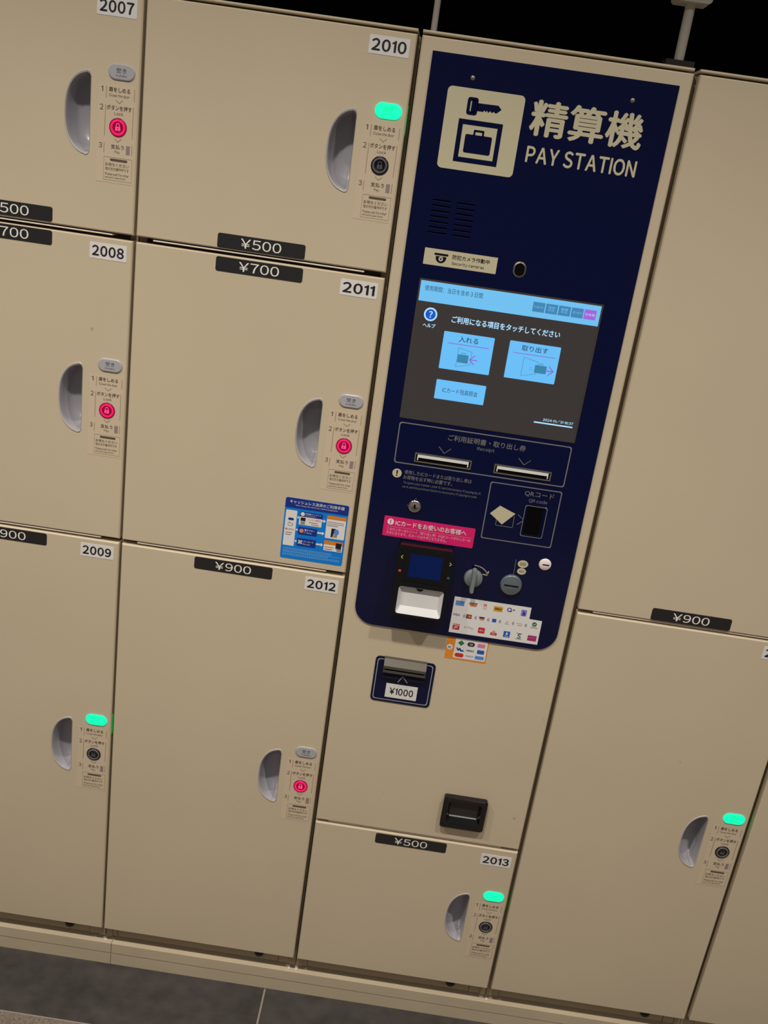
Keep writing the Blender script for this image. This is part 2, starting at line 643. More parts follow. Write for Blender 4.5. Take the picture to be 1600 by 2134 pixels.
def door_panel(x0, x1, z0, z1, parent, hole=None, mats='beige_paint', name='door'):
    """steel door with folded edges; an opening is cut where the grip sits"""
    mb = MB()
    c = 0.0019
    outer = [(x0 + c, z0 + c), (x1 - c, z0 + c), (x1 - c, z1 - c), (x0 + c, z1 - c)]
    if hole is None:
        mb.poly(outer, 0.0)
    else:
        bm = bmesh.new()
        loops = [outer, hole]
        edges = []
        for lp in loops:
            vv = [bm.verts.new((p[0], 0.0, p[1])) for p in lp]
            for i in range(len(vv)):
                edges.append(bm.edges.new((vv[i], vv[(i + 1) % len(vv)])))
        bmesh.ops.triangle_fill(bm, use_beauty=True, use_dissolve=False, edges=edges, normal=(0, -1, 0))
        bm.verts.index_update()
        fs = []
        for f in bm.faces:
            f.normal_update()
            ids = [v.index for v in f.verts]
            fs.append(tuple(ids if f.normal.y < 0 else ids[::-1]))
        mb.add([tuple(v.co) for v in bm.verts], fs)
        bm.free()
        mb.loft([[(p[0], 0.0, p[1]) for p in hole[::-1]], [(p[0], DOOR_BACK, p[1]) for p in hole[::-1]]])
    mb.loft([[(p[0], 0.0, p[1]) for p in outer],
             [(x0, c, z0), (x1, c, z0), (x1, c, z1), (x0, c, z1)],
             [(x0, DOOR_BACK, z0), (x1, DOOR_BACK, z0), (x1, DOOR_BACK, z1), (x0, DOOR_BACK, z1)]])
    return obj(name, mb, mats, parent)


def b_cup(mb):
    mb.smooth = True
    prof = [(1.0, -0.0006), (0.965, 0.0015), (0.945, 0.010), (0.915, 0.024), (0.84, 0.034), (0.68, 0.040), (0.35, 0.0425)]
    rings = []
    for s, y in prof:
        rings.append([(p[0], y, p[1]) for p in cup_outline(s)])
    mb.loft([[p for p in r] for r in rings])
    mb.poly(cup_outline(0.35), 0.0425)


def b_rim(mb):
    a, b = cup_outline(1.055), cup_outline(0.985)
    n = len(a)
    mb.add([(p[0], 0.0, p[1]) for p in a] + [(p[0], -0.0012, p[1]) for p in cup_outline(1.03)] + [(p[0], -0.0004, p[1]) for p in b],
           [(i, (i + 1) % n, n + (i + 1) % n, n + i) for i in range(n)] +
           [(n + i, n + (i + 1) % n, 2 * n + (i + 1) % n, 2 * n + i) for i in range(n)])


LX, LZ = 0.0025, 0.0748


def b_lamp(mb):
    mb.loft([[(p[0], -0.0024, p[1]) for p in stadium(LX, LZ, 0.0360, 0.0185)],
             [(p[0], -0.0016, p[1]) for p in stadium(LX, LZ, 0.0385, 0.0210)],
             [(p[0], 0.0, p[1]) for p in stadium(LX, LZ, 0.0392, 0.0217)]], cap0=True)


LAMP_LINES = [('空き', LX - 0.0072, LZ - 0.001, LX + 0.0072, LZ + 0.0055, -0.0026, 0.012, 1.1),
              ('Available', LX - 0.0082, LZ - 0.0062, LX + 0.0082, LZ - 0.0030, -0.0026)]


def b_button(mb):
    mb.smooth = True
    mb.turned(0, 0, [(0.0132, 0.0), (0.0130, -0.0014), (0.0118, -0.0018), (0.0108, -0.0012), (0.001, -0.0012)])


def b_button_ring(mb):
    prof = [(0.0112, -0.0014), (0.0106, -0.0026), (0.0088, -0.0028), (0.0082, -0.0016)]
    mb.loft([[(p[0], y, p[1]) for p in circ(0, 0, r, 32)] for r, y in prof[::-1]])


def b_padlock(mb):
    mb.poly(rrect(-0.0038, -0.0046, 0.0038, 0.0008, 0.0006), -0.0018)
    pts = [(-0.0024, 0.0006)] + [(0.0024 * math.cos(math.radians(a)), 0.0030 + 0.0026 * math.sin(math.radians(a)))
                                for a in range(180, -1, -30)] + [(0.0024, 0.0006)]
    mb.stroke(pts, 0.0012, -0.0018)


def b_keyhole(mb):
    mb.disc(0, -0.0014, 0.0009, -0.0020, 10)
    mb.rect(-0.0004, -0.0034, 0.0004, -0.0014, -0.0020)


def b_film(mb):
    mb.poly(rrect(-0.0310, -0.0785, 0.0250, 0.0585, 0.002), -0.0003)


YL = -0.0006
LABEL_LINES = [
    ('1', -0.0272, 0.0466, -0.0240, 0.0538, YL), ('扉をしめる', -0.0156, 0.0474, 0.0160, 0.0541, YL, 0.010),
    ('Close the door', -0.0152, 0.0412, 0.0155, 0.0449, YL), ('2', -0.0279, 0.0218, -0.0230, 0.0292, YL),
    ('ボタンを押す', -0.0178, 0.0229, 0.0194, 0.0296, YL, 0.010), ('Lock', -0.0063, 0.0166, 0.0070, 0.0208, YL),
    ('3', -0.0279, -0.0308, -0.0230, -0.0236, YL), ('支払う', -0.0098, -0.0302, 0.0099, -0.0240, YL, 0.010),
    ('Pay', -0.0039, -0.0368, 0.0041, -0.0326, YL), ('お待ちください', -0.0172, -0.0552, 0.0187, -0.0502, YL),
    ('他の方が操作中です', -0.0171, -0.0611, 0.0186, -0.0565, YL), ('Please wait for other', -0.0170, -0.0680, 0.0191, -0.0642, YL),
    ("person's operation.", -0.0169, -0.0728, 0.0147, -0.0692, YL)]
RULES = [lambda q, x=x, a=a, b=b: q.rect(x - 0.0004, b, x + 0.0004, a, YL) for x, a, b in (
    (-0.0193, 0.0543, 0.0384), (0.0224, 0.0544, 0.0379), (-0.0198, 0.0292, -0.0130), (0.0217, 0.0301, -0.0135),
    (-0.0201, -0.0232, -0.0371), (0.0219, -0.0224, -0.0366))]
RULES += [lambda q: q.stroke([(-0.0048, 0.0370), (0.0004, 0.0329), (0.0054, 0.0372)], 0.0009, YL),
          lambda q: q.stroke([(-0.0047, -0.0160), (0.0004, -0.0201), (0.0056, -0.0158)], 0.0009, YL),
          lambda q: q.outline([(-0.0197, -0.0750), (0.0231, -0.0750), (0.0231, -0.0423), (-0.0197, -0.0423)], 0.0004, YL)]


def b_bar(mb):
    mb.poly(stadium(0.0028, -0.0459, 0.0262, 0.0034), YL)


def b_mauve(mb):
    mb.rect(0.0132, -0.0362, 0.0189, -0.0239, -0.0006)


def controls(t, x, z, lit):
    """grip, lamp, lock button and instruction sticker of one locker"""
    at = (x, 0, z)
    cup = shared('handle_cup', 'cup', b_cup, 'cup_grey', t, at)
    cup['label'] = 'half-moon grey recessed grip'
    shared('rim', 'rim', b_rim, 'cup_rim', cup, at)
    g = lit == 'green'
    lamp = shared('status_lamp', 'lamp_' + ('on' if g else 'off'), b_lamp, 'lamp_green' if g else 'lamp_grey', t, at)
    lamp['label'] = 'glowing green oval lamp' if g else 'unlit grey oval lamp'
    for k, ln_ in enumerate(LAMP_LINES):
        shared('lettering', 'lamptext%d' % k + str(g), T(*ln_), 'lamp_green_ink' if g else 'lamp_ink', lamp, at)
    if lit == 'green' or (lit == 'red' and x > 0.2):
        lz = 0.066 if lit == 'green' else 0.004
        shared('leak_glow', 'leak' + lit, lambda q: q.box(0.0290, 0.0302, 0.003, 0.011, lz - 0.020, lz + 0.020),  # added glowing strip, imitates light leaking round the door edge
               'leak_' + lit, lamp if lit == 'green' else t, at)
    film = shared('instruction_label', 'film', b_film, 'label_film', t, at)
    for k, ln_ in enumerate(LABEL_LINES):
        shared('lettering', 'labeltext%d' % k, T(*ln_), 'label_ink', film, at)
    for k, fn in enumerate(RULES):
        shared('rule_line', 'labelrule%d' % k, fn, 'label_rule', film, at)
    shared('signal_bar', 'labelbar', b_bar, 'label_ink', film, at)
    shared('marker_block', 'mauve', b_mauve, 'label_mauve', film, at)
    r = lit == 'red'
    btn = shared('lock_button', 'btn' + str(r), b_button, 'button_red_dark' if r else 'button_black', t, at)
    btn['label'] = 'round lock button glowing red' if r else 'round black lock button'
    shared('button_ring', 'ring' + str(r), b_button_ring, 'button_red' if r else 'button_grey', btn, at)
    shared('padlock_symbol', 'pad' + str(r), b_padlock, 'button_red_icon' if r else 'button_icon', btn, at)
    shared('keyhole_symbol', 'hole' + str(r), b_keyhole, 'button_red_dark' if r else 'button_black', btn, at)


def number_plate(t, text, xr, z1):
    """white number sticker, right edge xr, upper edge z1"""
    wd, h = 0.0578, 0.0242
    p = obj('number_plate', MB().prism(rrect(xr - wd, z1 - h, xr, z1, 0.0012, 2), -0.0005, 0.0), 'white_plate', t,
            'white sticker with the locker number')
    obj('digits', MB().text(text, xr - wd + 0.0038, z1 - h + 0.0042, xr - 0.0042, z1 - 0.0040, -0.0008, 0.032, 0.9), 'ink', p)


def price_tag(t, text, xc, z0):
    wd, h = 0.1352, 0.0218
    p = obj('price_tag', MB().prism(rrect(xc - wd / 2, z0, xc + wd / 2, z0 + h, 0.0034, 4), -0.0006, 0.0), 'tag_black', t,
            'black tag with white price')
    obj('digits', MB().text(text, xc - 0.0318, z0 + 0.0036, xc + 0.0310, z0 + h - 0.0036, -0.0009, 0.004, 0.9), 'tag_white', p)


def rail(t, x0, x1, z0, z1):
    """bright folded edge of the shelf seen in the gap between two doors"""
    mb = MB()
    zc = (z0 + z1) / 2 + 0.001
    mb.cbox(x0, x1, 0.002, RIM + 0.020, zc - 0.0010, zc + 0.0012, 0.0006)
    obj('shelf_edge', mb, 'rail_steel', t)


def bumper(t, x, z):
    mb = MB()
    mb.smooth = True
    mb.turned(x, z, [(0.0095, RIM), (0.0095, RIM - 0.004), (0.0070, RIM - 0.0075), (0.001, RIM - 0.009)], 20)
    obj('door_bumper', mb, 'rubber', t)


def locker(label, X, z0, z1, body, num=None, price=None, pz=None, pxc=None, btn=None, lit=None, top_cap=False,
           num_z=None, rail_z=None, bump=False):
    x0, x1 = X
    t = thing('coin_locker', label, 'locker', ((x0 + x1) / 2, 0.2, body[0]), GROUP)
    body_shell(X, body[0], body[1], t, top_cap)
    hole = None
    bx = x1 - 0.0295
    if btn is not None:
        hole = [(p[0] + bx, p[1] + btn) for p in cup_outline(0.995)]
    door_panel(x0, x1, z0, z1, t, hole)
    if btn is not None:
        controls(t, bx, btn, lit)
    if num:
        number_plate(t, num, x1 - 0.0085, num_z if num_z else z1 - 0.0088)
    if price:
        price_tag(t, price, pxc if pxc else (x0 + x1) / 2, pz)
    if rail_z:
        rail(t, x0 + 0.026, x1 - 0.033, *rail_z)
    if bump:
        bumper(t, x1 - 0.0715, 0.1030)
    return t


G1, G2, G3, GD = (1.4613, 1.4700), (0.9599, 0.9676), (0.4552, 0.4614), (0.9597, 0.9663)
M1, M2, M3 = sum(G1) / 2, sum(G2) / 2, sum(G3) / 2
UND = 0.0826                                       # underside of the locker bodies

locker('beige coin locker numbered 2007 at the upper left, red lock button', XA, G1[1], TOP, (M1, TOP), '2007', '¥500', 1.4727, btn=1.6206,
       lit='red', top_cap=True, num_z=1.7915, rail_z=G1)
locker('beige coin locker numbered 2008 between lockers 2007 and 2009', XA, G2[1], G1[0], (M2, M1), '2008', '¥700', 1.4380,
       btn=1.1898, lit='red', rail_z=G2)
locker('beige coin locker numbered 2009 with a green lamp, at the lower left', XA, BOT, G2[0], (UND, M2), '2009', '¥900', 0.9352,
       btn=0.5287, lit='green', bump=True)
locker('beige coin locker numbered 2010 with a green lamp, beside the PAY STATION sign', XB, G1[1], TOP, (M1, TOP), '2010', '¥500',
       1.4715, btn=1.6206, lit='green', top_cap=True, num_z=1.7915, rail_z=G1)
t2011 = locker('beige coin locker numbered 2011 carrying a blue instruction poster', XB, G2[1], G1[0], (M2, M1), '2011', '¥700', 1.4367,
               btn=1.1898, lit='red', rail_z=G2)
locker('tall beige coin locker numbered 2012 underneath the blue poster', XB, BOT, G2[0], (UND, M2), '2012', '¥900', 0.9352,
       pxc=0.1995, btn=0.5287, lit='red', bump=True)
locker('small beige coin locker numbered 2013 below the pay station', XC, BOT, G3[0], (UND, M3), '2013', '¥500', 0.4292, pxc=0.582,
       btn=0.2722, lit='green', num_z=0.4415, bump=True)
locker('tall beige locker right of the pay station, price tag at its lower edge', XD, GD[1], TOP, (0.963, TOP), None, '¥900', 0.9680,
       pxc=0.9822, btn=1.4000, lit='none', top_cap=True, rail_z=GD)
locker('beige coin locker with a green lamp under the rightmost price tag', XD, BOT, GD[0], (UND, 0.963), '2015', btn=0.5268, lit='green',
       bump=True)
locker('plain beige locker door at the lower right edge of the photo', XE, BOT, GD[0], (UND, 0.963), bump=True)

# ------------------------------------------------------------------ poster on locker 2011
Y0, Y1, Y2, Y3 = -0.0004, -0.0007, -0.0010, -0.0013
po = obj('poster', MB().prism(rrect(0.2768, 0.9795, 0.3832, 1.0886, 0.0032), Y0, 0.0), 'poster_blue', t2011,
         'blue sticker explaining cashless payment')
obj('poster_header', MB().poly(rrect(0.2768, 1.0712, 0.3832, 1.0886, 0.0032, corners='bc'), Y1), 'poster_navy', po)
each('lettering', 'paper_white', po,
     lambda q: q.text('キャッシュレス決済のご利用手順', 0.2842, 1.0794, 0.3759, 1.0855, Y2, 0.012),
     lambda q: q.text('How to buy the ticket by Cashless payment', 0.2946, 1.0750, 0.3649, 1.0779, Y2, 0.005),
     lambda q: q.text('電子マネー', 0.3136, 1.0331, 0.3312, 1.0368, Y3, 0.015),
     lambda q: q.text('E-Money', 0.3136, 1.0288, 0.3262, 1.0314, Y3),
     lambda q: q.text('バーコード', 0.3136, 1.0128, 0.3310, 1.0162, Y3, 0.015),
     lambda q: q.text('Barcode', 0.3136, 1.0085, 0.3254, 1.0110, Y3),
     lambda q: q.text('非接触クレジット', 0.3116, 1.0629, 0.3390, 1.0655, Y3, 0.015),
     lambda q: q.text('Contactless', 0.3116, 1.0602, 0.3300, 1.0619, Y3))
each('text_panel', 'paper_white', po,
     lambda q: q.poly(rrect(0.2793, 1.0031, 0.2982, 1.0669, 0.0016), Y1),
     lambda q: q.poly(rrect(0.3026, 1.0434, 0.3408, 1.0582, 0.0012), Y1),
     lambda q: q.poly(rrect(0.3488, 1.0265, 0.3812, 1.0612, 0.0014, corners='ad'), Y1),
     lambda q: q.poly(rrect(0.3489, 1.0039, 0.3805, 1.0150, 0.0014, corners='ad'), Y1))
each('method_panel', 'poster_navy', po,
     lambda q: q.poly(rrect(0.3033, 1.0584, 0.3412, 1.0668, 0.001), Y2),
     lambda q: q.poly(rrect(0.3028, 1.0265, 0.3348, 1.0393, 0.001), Y2),
     lambda q: q.poly(rrect(0.3030, 1.0056, 0.3348, 1.0193, 0.001), Y2),
     lambda q: q.poly(stadium(0.2890, 1.0512, 0.0096, 0.0042), Y2))
each('orange_heading', 'poster_orange', po,
     lambda q: q.rect(0.3488, 1.0608, 0.3812, 1.0670, Y1),
     lambda q: q.rect(0.3489, 1.0150, 0.3805, 1.0221, Y1))
for zc, xa in ((1.0556, 0.3412), (1.0335, 0.3352), (1.0129, 0.3352)):
    each('arrow', 'paper_white', po, lambda q: q.poly([(xa, zc - 0.0015), (0.3438, zc - 0.0015), (0.3438, zc - 0.0034), (0.3476, zc),
                                                      (0.3438, zc + 0.0034), (0.3438, zc + 0.0015), (xa, zc + 0.0015)], Y2))
    each('connector', 'paper_white', po, lambda q: q.poly(rrect(0.2990, zc - 0.0016, 0.3022, zc + 0.0016, 0.0006), Y2))
each('round_badge', 'paper_white', po, lambda q: q.disc(0.3076, 1.0629, 0.0034, Y3, 18))
each('barcode_symbol', 'paper_white', po, lambda q: [q.rect(0.3084 + dx - 0.0013, 1.0126 + dz - 0.0013, 0.3084 + dx + 0.0013, 1.0126 + dz + 0.0013, Y3)
                                                    for dx, dz in ((-0.002, 0.002), (0.002, 0.002), (-0.002, -0.002), (0.002, -0.002), (0, 0))])
obj('coin_symbol', MB().disc(0.3086, 1.0330, 0.0037, Y3, 20), 'poster_coral', po)
each('terminal_picture', 'ink', po,
     lambda q: q.rect(0.3050, 1.0508, 0.3133, 1.0566, Y2),
     lambda q: q.poly([(0.3583, 1.0295), (0.3612, 1.0295), (0.3655, 1.0450), (0.3585, 1.0450)], Y2),
     lambda q: q.rect(0.3690, 1.0100, 0.3785, 1.0200, Y3))
each('terminal_tray', 'poster_grey', po, lambda q: q.rect(0.3054, 1.0446, 0.3128, 1.0500, Y2),
     lambda q: q.poly([(0.3620, 1.0295), (0.3690, 1.0298), (0.3690, 1.0345), (0.3632, 1.0340)], Y2),
     lambda q: q.rect(0.3712, 1.0052, 0.3790, 1.0092, Y2))
for x0, x1, z in ((0.2822, 0.2935, 1.0268), (0.2822, 0.2912, 1.0230), (0.3200, 0.3350, 1.0496), (0.3506, 0.3786, 1.0560),
                  (0.3506, 0.3790, 1.0528), (0.3506, 0.3690, 1.0496), (0.3508, 0.3660, 1.0108)):
    each('print_line', 'poster_grey', po, lambda q: q.dashes((x0, z), (x1, z), 0.0012, Y2, 9))
each('hand_symbol', 'poster_grey', po, lambda q: q.stroke([(0.2850, 1.0395), (0.2846, 1.0430), (0.2868, 1.0462), (0.2876, 1.0440), (0.2924, 1.0436),
                                                          (0.2926, 1.0405), (0.2905, 1.0390), (0.2850, 1.0395)], 0.0007, Y2))
each('red_lettering', 'poster_red', po,
     lambda q: q.text('購入ボタン', 0.2811, 1.0312, 0.2964, 1.0345, Y2, 0.01),
     lambda q: q.text('ロッカー番号を', 0.3180, 1.0530, 0.3390, 1.0562, Y2),
     lambda q: q.dashes((0.3240, 1.0462), (0.3370, 1.0462), 0.001, Y2, 8),
     lambda q: q.dashes((0.3508, 1.0068), (0.3640, 1.0068), 0.0012, Y2, 8))
obj('blue_card', MB().disc(0.3672, 1.0396, 0.0042, Y3, 16, 0.005), 'logo_sky', po)
for z, x1 in ((0.9986, 0.3650), (0.9962, 0.3640), (0.9934, 0.3790), (0.9914, 0.3600), (0.9884, 0.3795), (0.9862, 0.3790)):
    each('footnote', 'poster_pale', po, lambda q: q.dashes((0.2812, z), (x1, z), 0.0011, Y1, 26))

# ------------------------------------------------------------------ pay station
ps = thing('pay_station', 'beige and navy locker pay station with a lit touch screen', 'pay station', (0.5908, 0.2, M3))
body_shell(XC, M3, TOP, ps, True)
door_panel(XC[0], XC[1], G3[1], TOP, ps, None, name='front_panel')
rail(ps, XC[0] + 0.024, XC[1] - 0.033, *G3)

NF = -0.0030                                       # face of the navy panel
P1, P2, P3 = NF - 0.0003, NF - 0.0006, NF - 0.0009
navy = [(0.4155, 1.7818), (0.4155, 0.9170)]
for i in range(9):
    a = math.radians(180 + 90 * i / 8)
    navy.append((0.4500 + 0.0345 * math.cos(a), 0.9155 + 0.0345 * math.sin(a)))
for i in range(9):
    a = math.radians(270 + 90 * i / 8)
    navy.append((0.7320 + 0.0345 * math.cos(a), 0.9155 + 0.0345 * math.sin(a)))
navy += [(0.7665, 1.7818)]
nv = MB().use(0)
nv.poly(navy, NF)
nv.use(1)
cw = navy if sum(navy[i][0] * navy[(i + 1) % len(navy)][1] - navy[(i + 1) % len(navy)][0] * navy[i][1] for i in range(len(navy))) > 0 else navy[::-1]
nv.loft([[(p[0], NF, p[1]) for p in cw], [(p[0], 0.0, p[1]) for p in cw]])
nvo = obj('navy_panel', nv, ['navy_panel', 'navy_edge'], ps, 'glossy navy front panel')

for x, z in ((0.4771, 1.7540), (0.7056, 1.7546)):
    mb = MB()
    mb.smooth = True
    mb.turned(x, z, [(0.0036, NF), (0.0034, NF - 0.0010), (0.0022, NF - 0.0018), (0.0006, NF - 0.0020)], 16)
    obj('screw', mb, 'dull_chrome', ps)

# sign with key and suitcase
sg = obj('pictogram_sign', MB().poly(rrect(0.4445, 1.6302, 0.5560, 1.7405, 0.0065), P1), 'cream_print', ps,
         'cream square with key and suitcase pictogram')
mb = MB()
mb.outline([(0.4664, 1.6416), (0.5304, 1.6416), (0.5304, 1.6995), (0.4664, 1.6995)], 0.0068, P2)
obj('locker_symbol', mb, 'navy_panel', sg)
mb = MB()
mb.poly(rrect(0.4790, 1.6552, 0.5180, 1.6802, 0.0025), P2)
mb.stroke([(0.4915, 1.6800), (0.4918, 1.6858), (0.5040, 1.6858), (0.5043, 1.6800)], 0.0028, P2)
obj('suitcase_symbol', mb, 'navy_panel', sg)
mb = MB()
mb.outline(rrect(0.4750, 1.7058, 0.4905, 1.7293, 0.0035, 3), 0.0045, P2)
mb.rect(0.4812, 1.7085, 0.4868, 1.7266, P2)
mb.poly([(0.4895, 1.7122), (0.4990, 1.7122), (0.5005, 1.7145), (0.5025, 1.7122), (0.5045, 1.7145), (0.5065, 1.7118), (0.5090, 1.7145),
         (0.5115, 1.7122), (0.5140, 1.7142), (0.5165, 1.7125), (0.5190, 1.7130), (0.5246, 1.7181), (0.5196, 1.7230), (0.4895, 1.7226)], P2)
obj('key_symbol', mb, 'navy_panel', sg)
obj('sign_lettering', MB().text('精算機', 0.5674, 1.6905, 0.7300, 1.7392, P1, 0.026, 1.02), 'cream_print', ps, 'large cream Japanese lettering')
obj('sign_lettering', MB().text('PAY STATION', 0.5702, 1.6538, 0.7306, 1.6768, P1, 0.026, 0.95), 'cream_print', ps, 'cream PAY STATION lettering')

# speaker slits
for c, (xa, xb) in enumerate(((0.4457, 0.4735), (0.4826, 0.5093))):
    for k in range(7):
        z = 1.5850 - k * (1.5850 - 1.5387) / 6
        mb = MB()
        mb.prism(stadium((xa + xb) / 2, z, xb - xa, 0.0021, 4), P1, NF)
        so_ = obj('speaker_slit', mb, 'slit_black', ps)
        obj('slit_edge', MB().rect(xa + 0.0008, z - 0.0017, xb - 0.0008, z - 0.0011, P1), 'slit_edge', so_)

# security camera sign and lens
ss = obj('camera_notice', MB().poly([(0.4452, 1.4918), (0.5560, 1.4918), (0.5560, 1.5159), (0.4452, 1.5159)], P1), 'cream_print', ps,
         'cream strip with a dome camera symbol')
mb = MB()
mb.rect(0.4606, 1.5072, 0.4814, 1.5102, P2)
dome = [(0.4630, 1.5058)] + [(0.4710 + 0.0080 * math.cos(math.radians(a)), 1.5040 + 0.0078 * math.sin(math.radians(a))) for a in range(180, 361, 20)] + [(0.4790, 1.5058)]
mb.poly(dome, P2)
obj('camera_symbol', mb, 'navy_dark', ss)
obj('camera_symbol_eye', MB().ring(0.4710, 1.5022, 0.0014, 0.0034, P3, 18), 'cream_print', ss)
each('lettering', 'navy_dark', ss,
     lambda q: q.text('防犯カメラ作動中', 0.4880, 1.5044, 0.5446, 1.5110, P2, 0.006),
     lambda q: q.text('Security cameras', 0.4883, 1.4952, 0.5375, 1.5008, P2))
ln = MB()
ro = rrect(0.5812, 1.4920, 0.6004, 1.5152, 0.0094, 8)
ri = rrect(0.5834, 1.4942, 0.5982, 1.5130, 0.0073, 8)
ln.loft([[(p[0], NF + 0.001, p[1]) for p in ri], [(p[0], NF - 0.0016, p[1]) for p in ri], [(p[0], NF, p[1]) for p in ro]])
lno = obj('camera_window', ln, 'dull_chrome', ps, 'upright oval camera window with metal rim')
obj('lens_glass', MB().poly(ri, NF - 0.0004), 'hole_black', lno)

# touch screen
SF = NF - 0.0004
S1, S2, S3, S4 = SF - 0.0003, SF - 0.0006, SF - 0.0009, SF - 0.0012
ts = obj('touch_screen', MB().rect(0.4462, 1.2537, 0.7240, 1.4685, SF), 'screen_dark', ps, 'lit dark grey touch screen')
mb = MB()
mb.outline([(0.4440, 1.2515), (0.7264, 1.2515), (0.7264, 1.4706), (0.4440, 1.4706)], 0.0022, SF - 0.0002)
obj('screen_frame', mb, 'screen_rim', ts)
obj('header_bar', MB().rect(0.4466, 1.4372, 0.7236, 1.4678, S1), 'screen_cyan', ts)
each('dark_lettering', 'screen_ink', ts,
     lambda q: q.text('使用期間：当日を含め３日間', 0.4537, 1.4534, 0.5426, 1.4616, S2),
     lambda q: q.text('ICカード残高照会', 0.5045, 1.3016, 0.5606, 1.3100, S3),
     lambda q: q.text('入れる', 0.5176, 1.3835, 0.5480, 1.3925, S3, 0.008),
     lambda q: q.text('取り出す', 0.6158, 1.3845, 0.6568, 1.3934, S3, 0.008))
langs = ['English', '简体\n中文', '繁體\n中文', '한국어', '日本語']
for k in range(5):
    xa = 0.6206 + k * 0.01972
    b = obj('language_button', MB().rect(xa, 1.4456, xa + 0.0182, 1.4602, S2), 'screen_purple' if k == 4 else 'screen_lang', ts)
    mb = MB()
    hz = 0.0040 if '\n' in langs[k] else 0.0019
    mb.text(langs[k], xa + (0.004 if '\n' in langs[k] else 0.002), 1.4530 - hz, xa + (0.0142 if '\n' in langs[k] else 0.0162), 1.4530 + hz, S3)
    obj('button_lettering', mb, 'screen_cyan' if k < 4 else 'screen_white', ts)
each('white_lettering', 'screen_white', ts,
     lambda q: q.ring(0.4684, 1.4187, 0.0078, 0.0103, S1),
     lambda q: q.text('?', 0.4656, 1.4135, 0.4714, 1.4238, S2, 0.03),
     lambda q: q.text('ヘルプ', 0.4588, 1.3985, 0.4784, 1.4048, S1, 0.03),
     lambda q: q.text('ご利用になる項目をタッチしてください', 0.5017, 1.4110, 0.6700, 1.4215, S1, 0.024),
     lambda q: q.text('2024 01/31 18:37', 0.6695, 1.2795, 0.7178, 1.2845, S1, 0.02),
     lambda q: q.dashes((0.6567, 1.2762), (0.7183, 1.2762), 0.0022, S1, 22))
obj('help_symbol', MB().disc(0.4684, 1.4187, 0.0080, S1), 'screen_blue', ts)
for (a, b, c, d) in ((0.4934, 1.3388, 0.5724, 1.3970), (0.5962, 1.3395, 0.6756, 1.3976), (0.4934, 1.2903, 0.5721, 1.3212)):
    obj('menu_button', MB().poly(rrect(a, b, c, d, 0.0012, 2), S1), 'screen_button', ts)
each('heading_rule', 'screen_magenta', ts, lambda q: q.stroke([(0.5020, 1.3797), (0.5652, 1.3797)], 0.0009, S2),
     lambda q: q.stroke([(0.6042, 1.3800), (0.6684, 1.3800)], 0.0009, S2))
each('arrow_symbol', 'screen_magenta', ts,
     lambda q: q.stroke([(0.5510, 1.3587), (0.5396, 1.3587)], 0.0012, S4).stroke([(0.5465, 1.3655), (0.5392, 1.3587), (0.5462, 1.3516)], 0.0012, S4),
     lambda q: q.stroke([(0.6580, 1.3590), (0.6698, 1.3590)], 0.0012, S4).stroke([(0.6632, 1.3658), (0.6702, 1.3590), (0.6630, 1.3522)], 0.0012, S4))
each('door_symbol', 'screen_teal', ts,
     lambda q: q.stroke([(0.5198, 1.3748), (0.5410, 1.3704), (0.5410, 1.3506), (0.5192, 1.3447), (0.5198, 1.3748)], 0.0006, S2),
     lambda q: q.stroke([(0.6219, 1.3749), (0.6450, 1.3703), (0.6445, 1.3516), (0.6217, 1.3459), (0.6219, 1.3749)], 0.0006, S2))
for x0, x1, z0, z1 in ((0.5200, 0.5368, 1.3519, 1.3646), (0.6410, 0.6594, 1.3534, 1.3656)):
    xm = (x0 + x1) / 2
    each('suitcase_symbol', 'screen_teal', ts, lambda q: q.poly(rrect(x0, z0, x1, z1, 0.0010), S3).stroke(
        [(xm - 0.0027, z1), (xm - 0.0025, z1 + 0.0026), (xm + 0.0025, z1 + 0.0026), (xm + 0.0027, z1)], 0.0008, S3))
each('motion_mark', 'screen_teal', ts, lambda q: q.stroke([(0.6335, 1.3612), (0.6365, 1.3600)], 0.0006, S3),
     lambda q: q.stroke([(0.6335, 1.3572), (0.6365, 1.3580)], 0.0006, S3))

